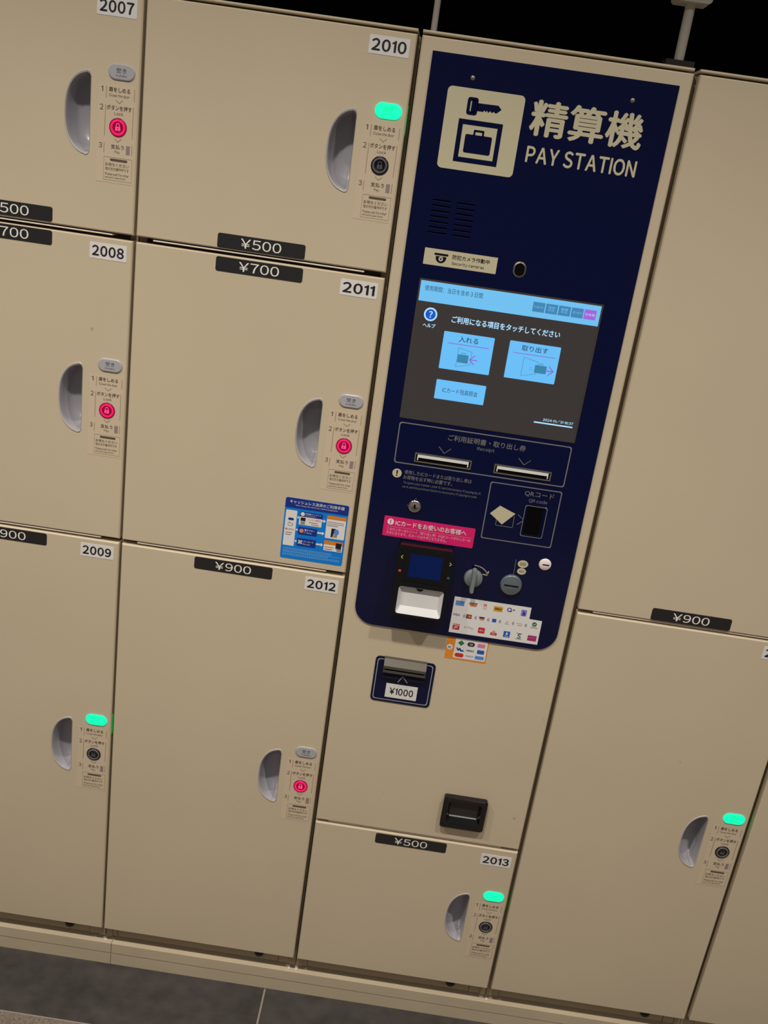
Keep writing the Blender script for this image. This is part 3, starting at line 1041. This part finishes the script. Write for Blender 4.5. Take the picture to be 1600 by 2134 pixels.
# receipt area
mb = MB()
mb.outline(rrect(0.4454, 1.1760, 0.7244, 1.2446, 0.0040), 0.0017, P1)
ra = obj('receipt_frame', mb, 'silver_print', ps)
each('arrow_symbol', 'silver_print', ra,
     lambda q: q.stroke([(0.5142, 1.2128), (0.5240, 1.2030)], 0.0010, P1).dashes((0.5240, 1.2030), (0.5342, 1.2125), 0.0010, P1, 6),
     lambda q: q.stroke([(0.6439, 1.2132), (0.6539, 1.2036)], 0.0010, P1).dashes((0.6539, 1.2036), (0.6638, 1.2131), 0.0010, P1, 6))
each('lettering', 'silver_print', ra,
     lambda q: q.text('ご利用証明書・取り出し券', 0.5262, 1.2255, 0.6519, 1.2354, P1, 0.008),
     lambda q: q.text('Receipt', 0.5752, 1.2152, 0.6034, 1.2224, P1))
for x0, x1, zb in ((0.4776, 0.5701, 1.1825), (0.6072, 0.7002, 1.1832)):
    z0, z1 = zb, zb + 0.0154
    mb = MB()
    o_, i_ = rrect(x0, z0, x1, z1, 0.0012, 2), rrect(x0 + 0.0020, z0 + 0.0018, x1 - 0.0020, z1 - 0.0018, 0.0006, 2)
    mb.loft([[(p[0], NF + 0.0008, p[1]) for p in i_], [(p[0], NF - 0.0022, p[1]) for p in i_], [(p[0], NF - 0.0022, p[1]) for p in o_],
             [(p[0], NF, p[1]) for p in o_]])
    so = obj('ticket_slot', mb, 'dull_chrome', ps, 'metal rimmed ticket outlet')
    obj('slot_mouth', MB().poly(i_, NF - 0.0004), 'hole_black', so)
    mb = MB()
    mb.box(x0 + 0.0045, x1 - 0.0045, NF - 0.0016, NF - 0.0004, z0 + 0.0078, z1 - 0.0024)
    mb.box(x0 + 0.0045, x0 + 0.0062, NF - 0.0016, NF - 0.0004, z0 + 0.0034, z0 + 0.0078)
    mb.box(x1 - 0.0062, x1 - 0.0045, NF - 0.0016, NF - 0.0004, z0 + 0.0034, z0 + 0.0078)
    obj('slot_lip', mb, 'paper_white', so)

# notice under the receipt area
no = obj('notice_symbol', MB().disc(0.4532, 1.1586, 0.0076, P1), 'cream_print', ps, 'round cream exclamation mark')
each('exclamation_mark', 'navy_dark', no,
     lambda q: q.poly([(0.4523, 1.1570), (0.4541, 1.1570), (0.4545, 1.1634), (0.4519, 1.1634)], P2),
     lambda q: q.disc(0.4532, 1.1549, 0.0012, P2, 12))
each('notice_lettering', 'silver_print', ps,
     lambda q: q.text('使用したICカードまたは取り出し券は', 0.4652, 1.1592, 0.5757, 1.1663, P1, 0.006),
     lambda q: q.text('お荷物を出す時に必要です。', 0.4645, 1.1503, 0.5451, 1.1574, P1, 0.006),
     lambda q: q.text('To open your locker, your IC card necessary if paying by IC', 0.4654, 1.1418, 0.5939, 1.1470, P1),
     lambda q: q.text('card, and the printed ticket is necessary if paying in cash.', 0.4647, 1.1348, 0.5886, 1.1398, P1))

# key lock
mb = MB()
mb.smooth = True
mb.turned(0.4901, 1.1066, [(0.0110, NF), (0.0108, NF - 0.0022), (0.0088, NF - 0.0038), (0.0078, NF - 0.0034), (0.001, NF - 0.0034)], 28)
kl = obj('key_lock', mb, 'chrome', ps, 'small round chrome key lock')
mb = MB()
mb.poly(rrect(0.4886, 1.1030, 0.4916, 1.1104, 0.0012), NF - 0.0038)
mb.rect(0.4916, 1.1032, 0.4936, 1.1046, NF - 0.0038)
obj('keyhole', mb, 'hole_black', kl)
each('turn_mark', 'silver_print', kl,
     lambda q: q.rect(0.4774, 1.1060, 0.4786, 1.1070, P1),
     lambda q: q.rect(0.4896, 1.1190, 0.4908, 1.1206, P1))

# code reader
mb = MB()
mb.outline(rrect(0.6063, 1.0690, 0.7240, 1.1682, 0.0030), 0.0016, P1)
qb = obj('code_reader_frame', mb, 'silver_print', ps)
each('arrow_symbol', 'silver_print', qb,
     lambda q: q.stroke([(0.6602, 1.1187), (0.6713, 1.1108)], 0.0008, P1).dashes((0.6713, 1.1108), (0.6609, 1.1009), 0.0012, P1, 6))
each('target_square', 'silver_print', qb,
     lambda q: q.stroke([(0.6268, 1.1080), (0.6268, 1.0950), (0.6548, 1.0950), (0.6548, 1.1150)], 0.0008, P1))
each('lettering', 'silver_print', qb,
     lambda q: q.text('QRコード', 0.6642, 1.1521, 0.7122, 1.1618, P1),
     lambda q: q.text('QR code', 0.6730, 1.1420, 0.7032, 1.1492, P1))
obj('ticket_symbol', MB().poly([(0.6284, 1.1296), (0.6143, 1.1141), (0.6368, 1.0978), (0.6557, 1.1194)], P2), 'cream_print', qb)
mb = MB()
o_, i_ = rrect(0.6686, 1.0832, 0.7062, 1.1382, 0.0036), rrect(0.6738, 1.0876, 0.6996, 1.1350, 0.0012)
mb.loft([[(p[0], NF + 0.0010, p[1]) for p in i_], [(p[0], NF - 0.0018, p[1]) for p in rrect(0.6720, 1.0860, 0.7020, 1.1362, 0.0020)],
         [(p[0], NF, p[1]) for p in o_]])
cw_ = obj('scanner_window', mb, 'navy_panel', ps, 'upright black scanner window with navy surround')
obj('scanner_glass', MB().poly(i_, NF - 0.0004), 'hole_black', cw_)
mb = MB()
mb.outline(rrect(0.6690, 1.0836, 0.7058, 1.1378, 0.0034), 0.0010, NF - 0.0022)
obj('window_edge', mb, 'silver_print', cw_)

# pink notice
pk = obj('pink_sticker', MB().prism(rrect(0.4436, 1.0479, 0.5960, 1.0832, 0.0022), P1, NF), 'pink_sticker', ps, 'pink notice for card users')
each('lettering', 'paper_white', pk,
     lambda q: q.disc(0.4548, 1.0738, 0.0055, P2, 20),
     lambda q: q.text('ICカードをお使いのお客様へ', 0.4632, 1.0683, 0.5820, 1.0780, P2, 0.016))
each('exclamation_mark', 'pink_sticker', pk,
     lambda q: q.poly([(0.4542, 1.0730), (0.4554, 1.0730), (0.4557, 1.0772), (0.4539, 1.0772)], P3),
     lambda q: q.disc(0.4548, 1.0712, 0.0009, P3, 10))
each('small_lettering', 'pink_ink', pk,
     lambda q: q.text('このロッカーはレシート（取り出し券）のQRコードがロッカーの', 0.4505, 1.0580, 0.5904, 1.0637, P2),
     lambda q: q.text('カギになります。ICカードはカギになりません。', 0.4502, 1.0516, 0.5513, 1.0573, P2),
     lambda q: q.rect(0.4490, 1.0655, 0.5910, 1.0658, P2))


# card reader: wedge with a sloped face
def ry(off):
    return lambda x, z: -(0.024 + (1.0444 - z) / (1.0444 - 0.9231) * 0.016) - off


cr = MB()
cr.use(0)
bodyp = rrect(0.4746, 0.9231, 0.5663, 1.0440, 0.0040, 4)
trx0, trx1, trz0, trz1 = 0.4844, 0.5603, 0.9275, 0.9744
hole = rrect(trx0, trz0, trx1, trz1, 0.0040, 4)
bm = bmesh.new()
edges = []
for lp in (bodyp, hole):
    vv = [bm.verts.new((p[0], 0.0, p[1])) for p in lp]
    for i in range(len(vv)):
        edges.append(bm.edges.new((vv[i], vv[(i + 1) % len(vv)])))
bmesh.ops.triangle_fill(bm, use_beauty=True, use_dissolve=False, edges=edges, normal=(0, -1, 0))
bm.verts.index_update()
fs = []
for f in bm.faces:
    f.normal_update()
    ids = [v.index for v in f.verts]
    fs.append(tuple(ids if f.normal.y < 0 else ids[::-1]))
cr.add([(v.co.x, ry(0)(v.co.x, v.co.z), v.co.z) for v in bm.verts], fs)
bm.free()
cr.loft([[(p[0], ry(0)(*p), p[1]) for p in bodyp], [(p[0], NF, p[1]) for p in bodyp]])
rd = obj('card_reader', cr, 'reader_black', ps, 'protruding black card reader with white tray')
obj('reader_bezel', MB().prism(rrect(0.4891, 0.9851, 0.5568, 1.0407, 0.0020), ry(0.0012), ry(-0.001)), 'bezel_black', rd)
obj('reader_screen', MB().rect(0.4961, 0.9930, 0.5497, 1.0320, ry(0.0015)), 'reader_screen', rd, 'small dark blue display')
mb = MB()
mb.smooth = False
i2 = rrect(trx0 + 0.0060, trz0 + 0.0105, trx1 - 0.0065, trz1 - 0.0010, 0.0025, 4)
mb.loft([[(p[0], ry(-0.009)(*p), p[1]) for p in i2], [(p[0], ry(0.0004)(*p), p[1]) for p in hole]])
mb.poly(i2, ry(-0.009))
obj('card_tray', mb, 'tray_white', rd, 'white recessed card tray')
nt_ = [(0.5200 + 0.0066 * math.cos(math.radians(a)), trz1 - 0.0012 + 0.0066 * math.sin(math.radians(a))) for a in range(180, 361, 15)]
obj('finger_notch', MB().prism(nt_, ry(-0.0070), ry(-0.0085)), 'bezel_black', rd)
for s, (x, z), m_ in (('<', (0.4819, 1.0240), 'yellow_mark'), ('>', (0.5634, 1.0232), 'yellow_mark')):
    k = -1 if s == '<' else 1
    obj('arrow_key', MB().stroke([(x - 0.0013 * k, z + 0.0025), (x + 0.0013 * k, z), (x - 0.0013 * k, z - 0.0025)], 0.0012, ry(0.0006)), m_, rd)
obj('cancel_key', MB().poly(rrect(0.4796, 0.9986, 0.4838, 1.0022, 0.0006), ry(0.0006)), 'red_mark', rd)
obj('confirm_key', MB().ring(0.5633, 1.0001, 0.0010, 0.0021, -0.0310, 16), 'green_mark', rd)

# refund knob
mb = MB()
mb.smooth = True
mb.turned(0.6065, 0.9958, [(0.0160, NF), (0.0156, -0.0080), (0.0140, -0.0100), (0.001, -0.0105)], 32)
kn = obj('refund_knob', mb, 'knob_grey', ps, 'grey turning knob')
mb = MB()
mb.loft([[(p[0], -0.0215, p[1]) for p in rrect(0.6032, 0.9745, 0.6092, 1.0150, 0.0028, 4)],
         [(p[0], -0.0085, p[1]) for p in rrect(0.6020, 0.9735, 0.6106, 1.0165, 0.0040, 4)]], cap0=True)
obj('grip_ridge', mb, 'knob_grey', kn)
mb = MB()
arc = [(0.6054 + 0.0001, 1.0190)] + [(0.6075 + 0.0245 * math.cos(math.radians(a)), 0.9945 + 0.0240 * math.sin(math.radians(a))) for a in range(92, 24, -8)]
mb.stroke(arc, 0.0017, P1)
mb.stroke([(0.6215, 1.0050), (0.6285, 1.0040), (0.6300, 1.0115)], 0.0016, P1)
obj('turn_arrow', mb, 'cream_print', ps)

# coin slot
mb = MB()
mb.smooth = True
mb.turned(0.6712, 0.9940, [(0.0185, NF), (0.0182, NF - 0.003), (0.0165, NF - 0.0060), (0.0150, NF - 0.0056), (0.0130, NF - 0.0066), (0.001, NF - 0.0070)], 40)
cs = obj('coin_slot', mb, 'coin_grey', ps, 'round grey coin slot')
obj('slit', MB().prism(stadium(0.6712, 0.9944, 0.0242, 0.0020, 4), NF - 0.0074, NF - 0.006), 'hole_black', cs)
for (x, z, r, s) in ((0.6842, 1.0338, 0.0088, '500'), (0.6843, 1.0205, 0.0075, '100')):
    cc = obj('coin_symbol', MB().disc(x, z, r, P1, 26, r * 0.78), 'cream_print', ps)
    obj('coin_digits', MB().text(s, x - r * 0.55, z - r * 0.28, x + r * 0.55, z + r * 0.28, P2), 'navy_dark', cc)
obj('dotted_line', MB().dashes((0.6715, 1.0398), (0.6720, 1.0125), 0.0009, P1, 12), 'silver_print', ps)
mb = MB()
mb.smooth = True
mb.turned(0.7204, 1.0392, [(0.0104, NF), (0.0102, NF - 0.0014), (0.0094, NF - 0.0022), (0.001, NF - 0.0024)], 28)
lk = obj('round_lock', mb, 'lock_white', ps, 'white round lock')
obj('slit', MB().prism(stadium(0.7216, 1.0392, 0.0112, 0.0019, 4), NF - 0.0027, NF - 0.002), 'hole_black', lk)

# payment marks
sheet = obj('payment_sheet', MB().prism([(0.5816, 0.8895), (0.7357, 0.8902), (0.7357, 0.9356), (0.7134, 0.9360), (0.7134, 0.9573), (0.5816, 0.9572)], P1, NF),
            'paper_white', ps, 'white sheet with rows of payment marks')


def logo(m, fn):
    mb_ = MB()
    fn(mb_)
    obj('payment_mark', mb_, m, sheet)


logo('logo_sky', lambda q: q.rect(0.5850, 0.9418, 0.5997, 0.9506, P2))
logo('logo_teal', lambda q: q.rect(0.6078, 0.9488, 0.6222, 0.9508, P2))
logo('logo_orange', lambda q: q.poly([(0.6076, 0.9462), (0.6220, 0.9462), (0.6214, 0.9484), (0.6080, 0.9484)], P2))
logo('logo_rose', lambda q: q.rect(0.6098, 0.9438, 0.6206, 0.9458, P2))
logo('logo_red', lambda q: q.text('R', 0.6334, 0.9462, 0.6384, 0.9517, P2, 0.01))
logo('logo_rose', lambda q: q.text('Edy', 0.6330, 0.9408, 0.6394, 0.9446, P2))
logo('logo_yellow', lambda q: q.poly(rrect(0.6506, 0.9414, 0.6657, 0.9509, 0.001), P2))
logo('logo_dark', lambda q: q.text('nanaco', 0.6520, 0.9443, 0.6643, 0.9480, P3, 0.03))
logo('logo_indigo', lambda q: (q.ring(0.6772, 0.9478, 0.0026, 0.0040, P2, 20), q.stroke([(0.6785, 0.9462), (0.6812, 0.9448)], 0.0014, P2),
                               q.rect(0.6822, 0.9479, 0.6872, 0.9487, P2), q.rect(0.6843, 0.9462, 0.6851, 0.9504, P2)))
logo('logo_lilac', lambda q: q.rect(0.6976, 0.9400, 0.7069, 0.9516, P2))
logo('logo_indigo', lambda q: q.poly([(0.7000, 0.9412), (0.7046, 0.9412), (0.7050, 0.9462), (0.7010, 0.9500)], P3))
logo('logo_indigo', lambda q: q.text('VISA', 0.5837, 0.9223, 0.5957, 0.9264, P2, 0.015))
logo('logo_dark', lambda q: q.rect(0.6066, 0.9202, 0.6161, 0.9276, P2))
logo('logo_red', lambda q: q.disc(0.6101, 0.9239, 0.0027, P3, 16))
logo('logo_orange', lambda q: q.disc(0.6129, 0.9239, 0.0027, P3 - 0.0001, 16))
logo('logo_dark', lambda q: q.rect(0.6289, 0.9240, 0.6380, 0.9268, P2))
logo('logo_rose', lambda q: q.rect(0.6300, 0.9208, 0.6378, 0.9236, P2))
logo('logo_blue', lambda q: q.rect(0.6516, 0.9205, 0.6586, 0.9268, P2))
logo('logo_grey', lambda q: (q.rect(0.6735, 0.9206, 0.6808, 0.9216, P2), q.disc(0.6772, 0.9246, 0.0014, P2, 12)))
logo('logo_rose', lambda q: (q.rect(0.6937, 0.9246, 0.7030, 0.9253, P2), q.rect(0.6958, 0.9212, 0.7030, 0.9222, P2)))
for x in (0.6004, 0.6202, 0.6420, 0.6622, 0.6850, 0.7070):
    def waves(q, x=x):
        for r in (0.0016, 0.0030, 0.0044):
            q.stroke([(x + r * math.cos(math.radians(a)), 0.9236 + r * math.sin(math.radians(a))) for a in range(-50, 51, 20)], 0.0007, P2)
    logo('logo_grey', waves)
logo('logo_green', lambda q: q.disc(0.7240, 0.9277, 0.0041, P2, 20))
logo('paper_white', lambda q: q.stroke([(0.7220, 0.9278), (0.7236, 0.9264), (0.7262, 0.9292)], 0.0010, P3))
logo('logo_rose', lambda q: (q.rect(0.7176, 0.9205, 0.7310, 0.9211, P2), q.rect(0.7188, 0.9219, 0.7298, 0.9224, P2)))
logo('logo_red', lambda q: q.poly(rrect(0.5868, 0.8960, 0.5987, 0.9069, 0.0015), P2))
logo('paper_white', lambda q: (q.stroke([(0.5900, 0.8976), (0.5912, 0.9030), (0.5950, 0.9024), (0.5944, 0.8998), (0.5908, 0.8998)], 0.0012, P3),
                               q.stroke([(0.5870, 0.9050), (0.5930, 0.9056), (0.5984, 0.9038)], 0.0012, P3)))
logo('logo_grey', lambda q: q.text('R Pay', 0.6068, 0.8998, 0.6228, 0.9052, P2))
logo('logo_red', lambda q: q.poly(rrect(0.6310, 0.8962, 0.6425, 0.9069, 0.0016), P2))
logo('paper_white', lambda q: q.text('d払い', 0.6326, 0.9000, 0.6410, 0.9034, P3, 0.02))
logo('logo_rose', lambda q: q.text('au', 0.6556, 0.9018, 0.6612, 0.9046, P2, 0.02))
logo('logo_red', lambda q: q.poly(rrect(0.6527, 0.8960, 0.6639, 0.9008, 0.0008), P2))
logo('paper_white', lambda q: q.text('PAY', 0.6556, 0.8970, 0.6612, 0.8998, P3, 0.02))
logo('logo_blue', lambda q: q.rect(0.6750, 0.8959, 0.6862, 0.9071, P2))
logo('paper_white', lambda q: (q.poly([(0.6786, 0.9008), (0.6826, 0.9008), (0.6815, 0.9052), (0.6797, 0.9052)], P3), q.rect(0.6774, 0.8976, 0.6838, 0.8986, P3)))
logo('logo_dark', lambda q: q.text('S', 0.6990, 0.8972, 0.7052, 0.9058, P2, 0.02))
logo('logo_dark', lambda q: (q.rect(0.6966, 0.9063, 0.7073, 0.9069, P2), q.rect(0.6966, 0.8957, 0.7073, 0.8963, P2)))
logo('logo_magenta', lambda q: q.rect(0.7170, 0.8961, 0.7321, 0.9062, P2))
logo('logo_pink', lambda q: q.text('JKO PAY', 0.7182, 0.9000, 0.7308, 0.9038, P3))

orr = obj('orange_sticker', MB().prism([(0.5823, 0.8377), (0.6545, 0.8377), (0.6545, 0.8806), (0.5823, 0.8806)], -0.0004, 0.0), 'orange_sticker', ps,
          'orange edged sticker with transit card marks')
obj('white_field', MB().poly(rrect(0.5966, 0.8408, 0.6527, 0.8792, 0.0016), -0.0007), 'paper_white', orr)
obj('round_badge', MB().disc(0.5886, 0.8600, 0.0054, -0.0007, 20), 'paper_white', orr)
obj('badge_lettering', MB().text('IC', 0.5860, 0.8580, 0.5912, 0.8620, -0.0010, 0.03), 'logo_dark', orr)


def omark(m, fn):
    mb_ = MB()
    fn(mb_)
    obj('card_mark', mb_, m, orr)


omark('logo_green', lambda q: q.poly([(0.6071, 0.8654), (0.6128, 0.8707), (0.6071, 0.8760), (0.6014, 0.8707)], -0.0010))
omark('logo_dark', lambda q: q.poly(stadium(0.6244, 0.8706, 0.0128, 0.0080), -0.0010))
omark('paper_white', lambda q: q.text('ca', 0.6220, 0.8690, 0.6268, 0.8722, -0.0013, 0.03))
omark('logo_pink', lambda q: q.poly(rrect(0.6358, 0.8672, 0.6488, 0.8742, 0.0008), -0.0010))
omark('logo_blue', lambda q: q.stroke([(0.6012, 0.8604), (0.6040, 0.8566), (0.6062, 0.8596), (0.6086, 0.8560), (0.6128, 0.8560)], 0.0026, -0.0010))
omark('logo_dark', lambda q: q.text('manaca', 0.6184, 0.8566, 0.6310, 0.8598, -0.0010, 0.02))
omark('logo_blue', lambda q: q.poly(rrect(0.6368, 0.8548, 0.6490, 0.8622, 0.0008), -0.0010))
omark('logo_red', lambda q: q.poly(stadium(0.6069, 0.8471, 0.0156, 0.0076), -0.0010))
omark('logo_sky', lambda q: q.text('SUGOCA', 0.6180, 0.8462, 0.6325, 0.8492, -0.0010, 0.01))
omark('logo_sky', lambda q: q.poly(rrect(0.6348, 0.8440, 0.6500, 0.8504, 0.0006), -0.0010))

# banknote slot
bp_ = obj('banknote_plate', MB().prism(rrect(0.4646, 0.7338, 0.5708, 0.8224, 0.0072), -0.0015, 0.0), 'navy_panel', ps, 'small navy banknote plate')
obj('plate_line', MB().outline(rrect(0.4682, 0.7378, 0.5668, 0.8184, 0.0050), 0.0014, -0.0018), 'logo_grey', bp_)
bu = MB()
sec = [(0.0, 0.8236), (-0.0070, 0.8228), (-0.0150, 0.8120), (-0.0150, 0.8068), (-0.0120, 0.8056), (-0.0120, 0.8030), (-0.0150, 0.8020), (-0.0150, 0.7990), (0.0, 0.7985)]
x0, x1 = 0.4800, 0.5545
bu.loft([[(x0, y, z) for y, z in sec], [(x1, y, z) for y, z in sec]], cap0=True, cap1=True)
bo = obj('banknote_slot', bu, 'slot_metal', bp_, 'metal banknote slot')
obj('slot_mouth', MB().box(0.4822, 0.5523, -0.0124, -0.0118, 0.8032, 0.8056), 'hole_black', bp_)
mb = MB()
rs = [(-0.0015, 0.7960), (-0.0075, 0.7940), (-0.0085, 0.7890), (-0.0060, 0.7835), (-0.0015, 0.7815)]
mb.loft([[(0.4808, y, z) for y, z in rs], [(0.5545, y, z) for y, z in rs]], cap0=True, cap1=True)
obj('feed_ledge', mb, 'navy_panel', bp_)
mb = MB()
mb.dashes((0.5090, 0.7810), (0.5160, 0.7930), 0.0014, -0.0095, 5)
mb.dashes((0.5160, 0.7930), (0.5260, 0.7810), 0.0014, -0.0095, 5)
obj('feed_arrow', mb, 'logo_grey', bp_)
la = obj('value_label', MB().prism([(0.4896, 0.7441), (0.5458, 0.7441), (0.5458, 0.7715), (0.4896, 0.7715)], -0.0021, -0.0015), 'white_plate', bp_)
obj('value_digits', MB().text('¥1000', 0.4968, 0.7508, 0.5392, 0.7646, -0.0024, 0.026), 'ink', bp_)

# coin return
RO = rrect(0.6275, 0.4948, 0.7086, 0.5616, 0.0050, 4)
R1 = rrect(0.6290, 0.4962, 0.7071, 0.5602, 0.0045, 4)
RI = rrect(0.6375, 0.5070, 0.6985, 0.5530, 0.0050, 4)
RB = rrect(0.6420, 0.5165, 0.6940, 0.5500, 0.0040, 4)
mb = MB()
mb.loft([[(p[0], -0.0010, p[1]) for p in RB], [(p[0], -0.0105, p[1]) for p in RI], [(p[0], -0.0115, p[1]) for p in R1], [(p[0], -0.0100, p[1]) for p in RO],
         [(p[0], 0.0, p[1]) for p in RO]])
ct = obj('coin_return', mb, 'return_black', ps, 'black plastic coin return pocket')
obj('return_flap', MB().poly(RB, -0.0012), 'return_flap', ct)
mb = MB()
mb.box(0.6425, 0.6935, -0.0034, -0.0012, 0.5160, 0.5174)
obj('lip_highlight', mb, 'logo_grey', ct)  # pale bar paints the highlight along the glossy lower lip

# ------------------------------------------------------------------ plinth below the lockers
PF = 0.008


def plinth(label, x0, x1):
    t = thing('base_plinth', label, 'plinth', ((x0 + x1) / 2, 0.2, FLOOR))
    obj('kick_board', MB().box(x0, x1, PF + 0.0008, DEPTH - 0.02, FLOOR, 0.0510), 'plinth_paint', t)
    mb_ = MB()
    mb_.cbox(x0, x1, PF, DEPTH - 0.02, 0.0522, 0.0768, 0.0005)
    obj('upper_rail', mb_, 'plinth_paint', t)
    obj('joint', MB().box(x0, x1, PF + 0.004, DEPTH - 0.03, 0.0510, 0.0522), 'shadow_gap', t)
    obj('gap_strip', MB().box(x0, x1, 0.034, DEPTH - 0.03, 0.0768, UND), 'shadow_gap', t)
    return t


pl = plinth('beige steel plinth under the leftmost locker column', -0.40, 0.0182)
pr = plinth('long beige steel plinth under the pay station and its neighbours', 0.0192, 1.585)
for x, p in ((0.0042, pl), (0.3985, pr), (0.7902, pr), (0.3835, pr)):
    obj('shim', MB().cbox(x - 0.0024, x + 0.0024, 0.014, 0.026, 0.0768, 0.0786, 0.0005), 'shim_white', p)


# ------------------------------------------------------------------ poles bracing the lockers
def pole(label, x, y, r, foot_w, foot_h):
    t = thing('brace_pole', label, 'pole', (x, y, TOP + 0.0075), 'poles on the locker tops')
    mb_ = MB()
    n = 20
    mb_.smooth = True
    rings = [[(x + r * math.cos(2 * math.pi * i / n), y + r * math.sin(2 * math.pi * i / n), z) for i in range(n)] for z in (TOP + 0.012, 2.72)]
    mb_.loft(rings[::-1])
    obj('tube', mb_, 'pole_grey', t)
    f = MB()
    f.box(x - foot_w / 2, x + foot_w / 2, y - 0.02, y + 0.02, TOP + 0.0075, TOP + 0.0155)
    f.box(x - foot_w * 0.45, x + foot_w * 0.45, y - 0.017, y + 0.017, TOP + 0.0155, TOP + foot_h)
    obj('foot', f, 'foot_dark', t)
    c_ = MB()
    c_.prism(rrect(x - 0.028, 1.9240, x + 0.028, 1.985, 0.006), y - 0.02, y + 0.02)
    obj('clamp', c_, 'pole_grey', t)


pole('slim grey pole standing on the locker tops, left of the PAY STATION sign', 0.4060, 0.2, 0.0050, 0.03, 0.022)
pole('thicker grey pole with a clamp, above the right corner of the pay station', 0.7985, 0.2, 0.0078, 0.050, 0.0425)

bpy.data.objects.remove(GLYPH_OBJ)
bpy.data.curves.remove(GLYPH_CURVE)
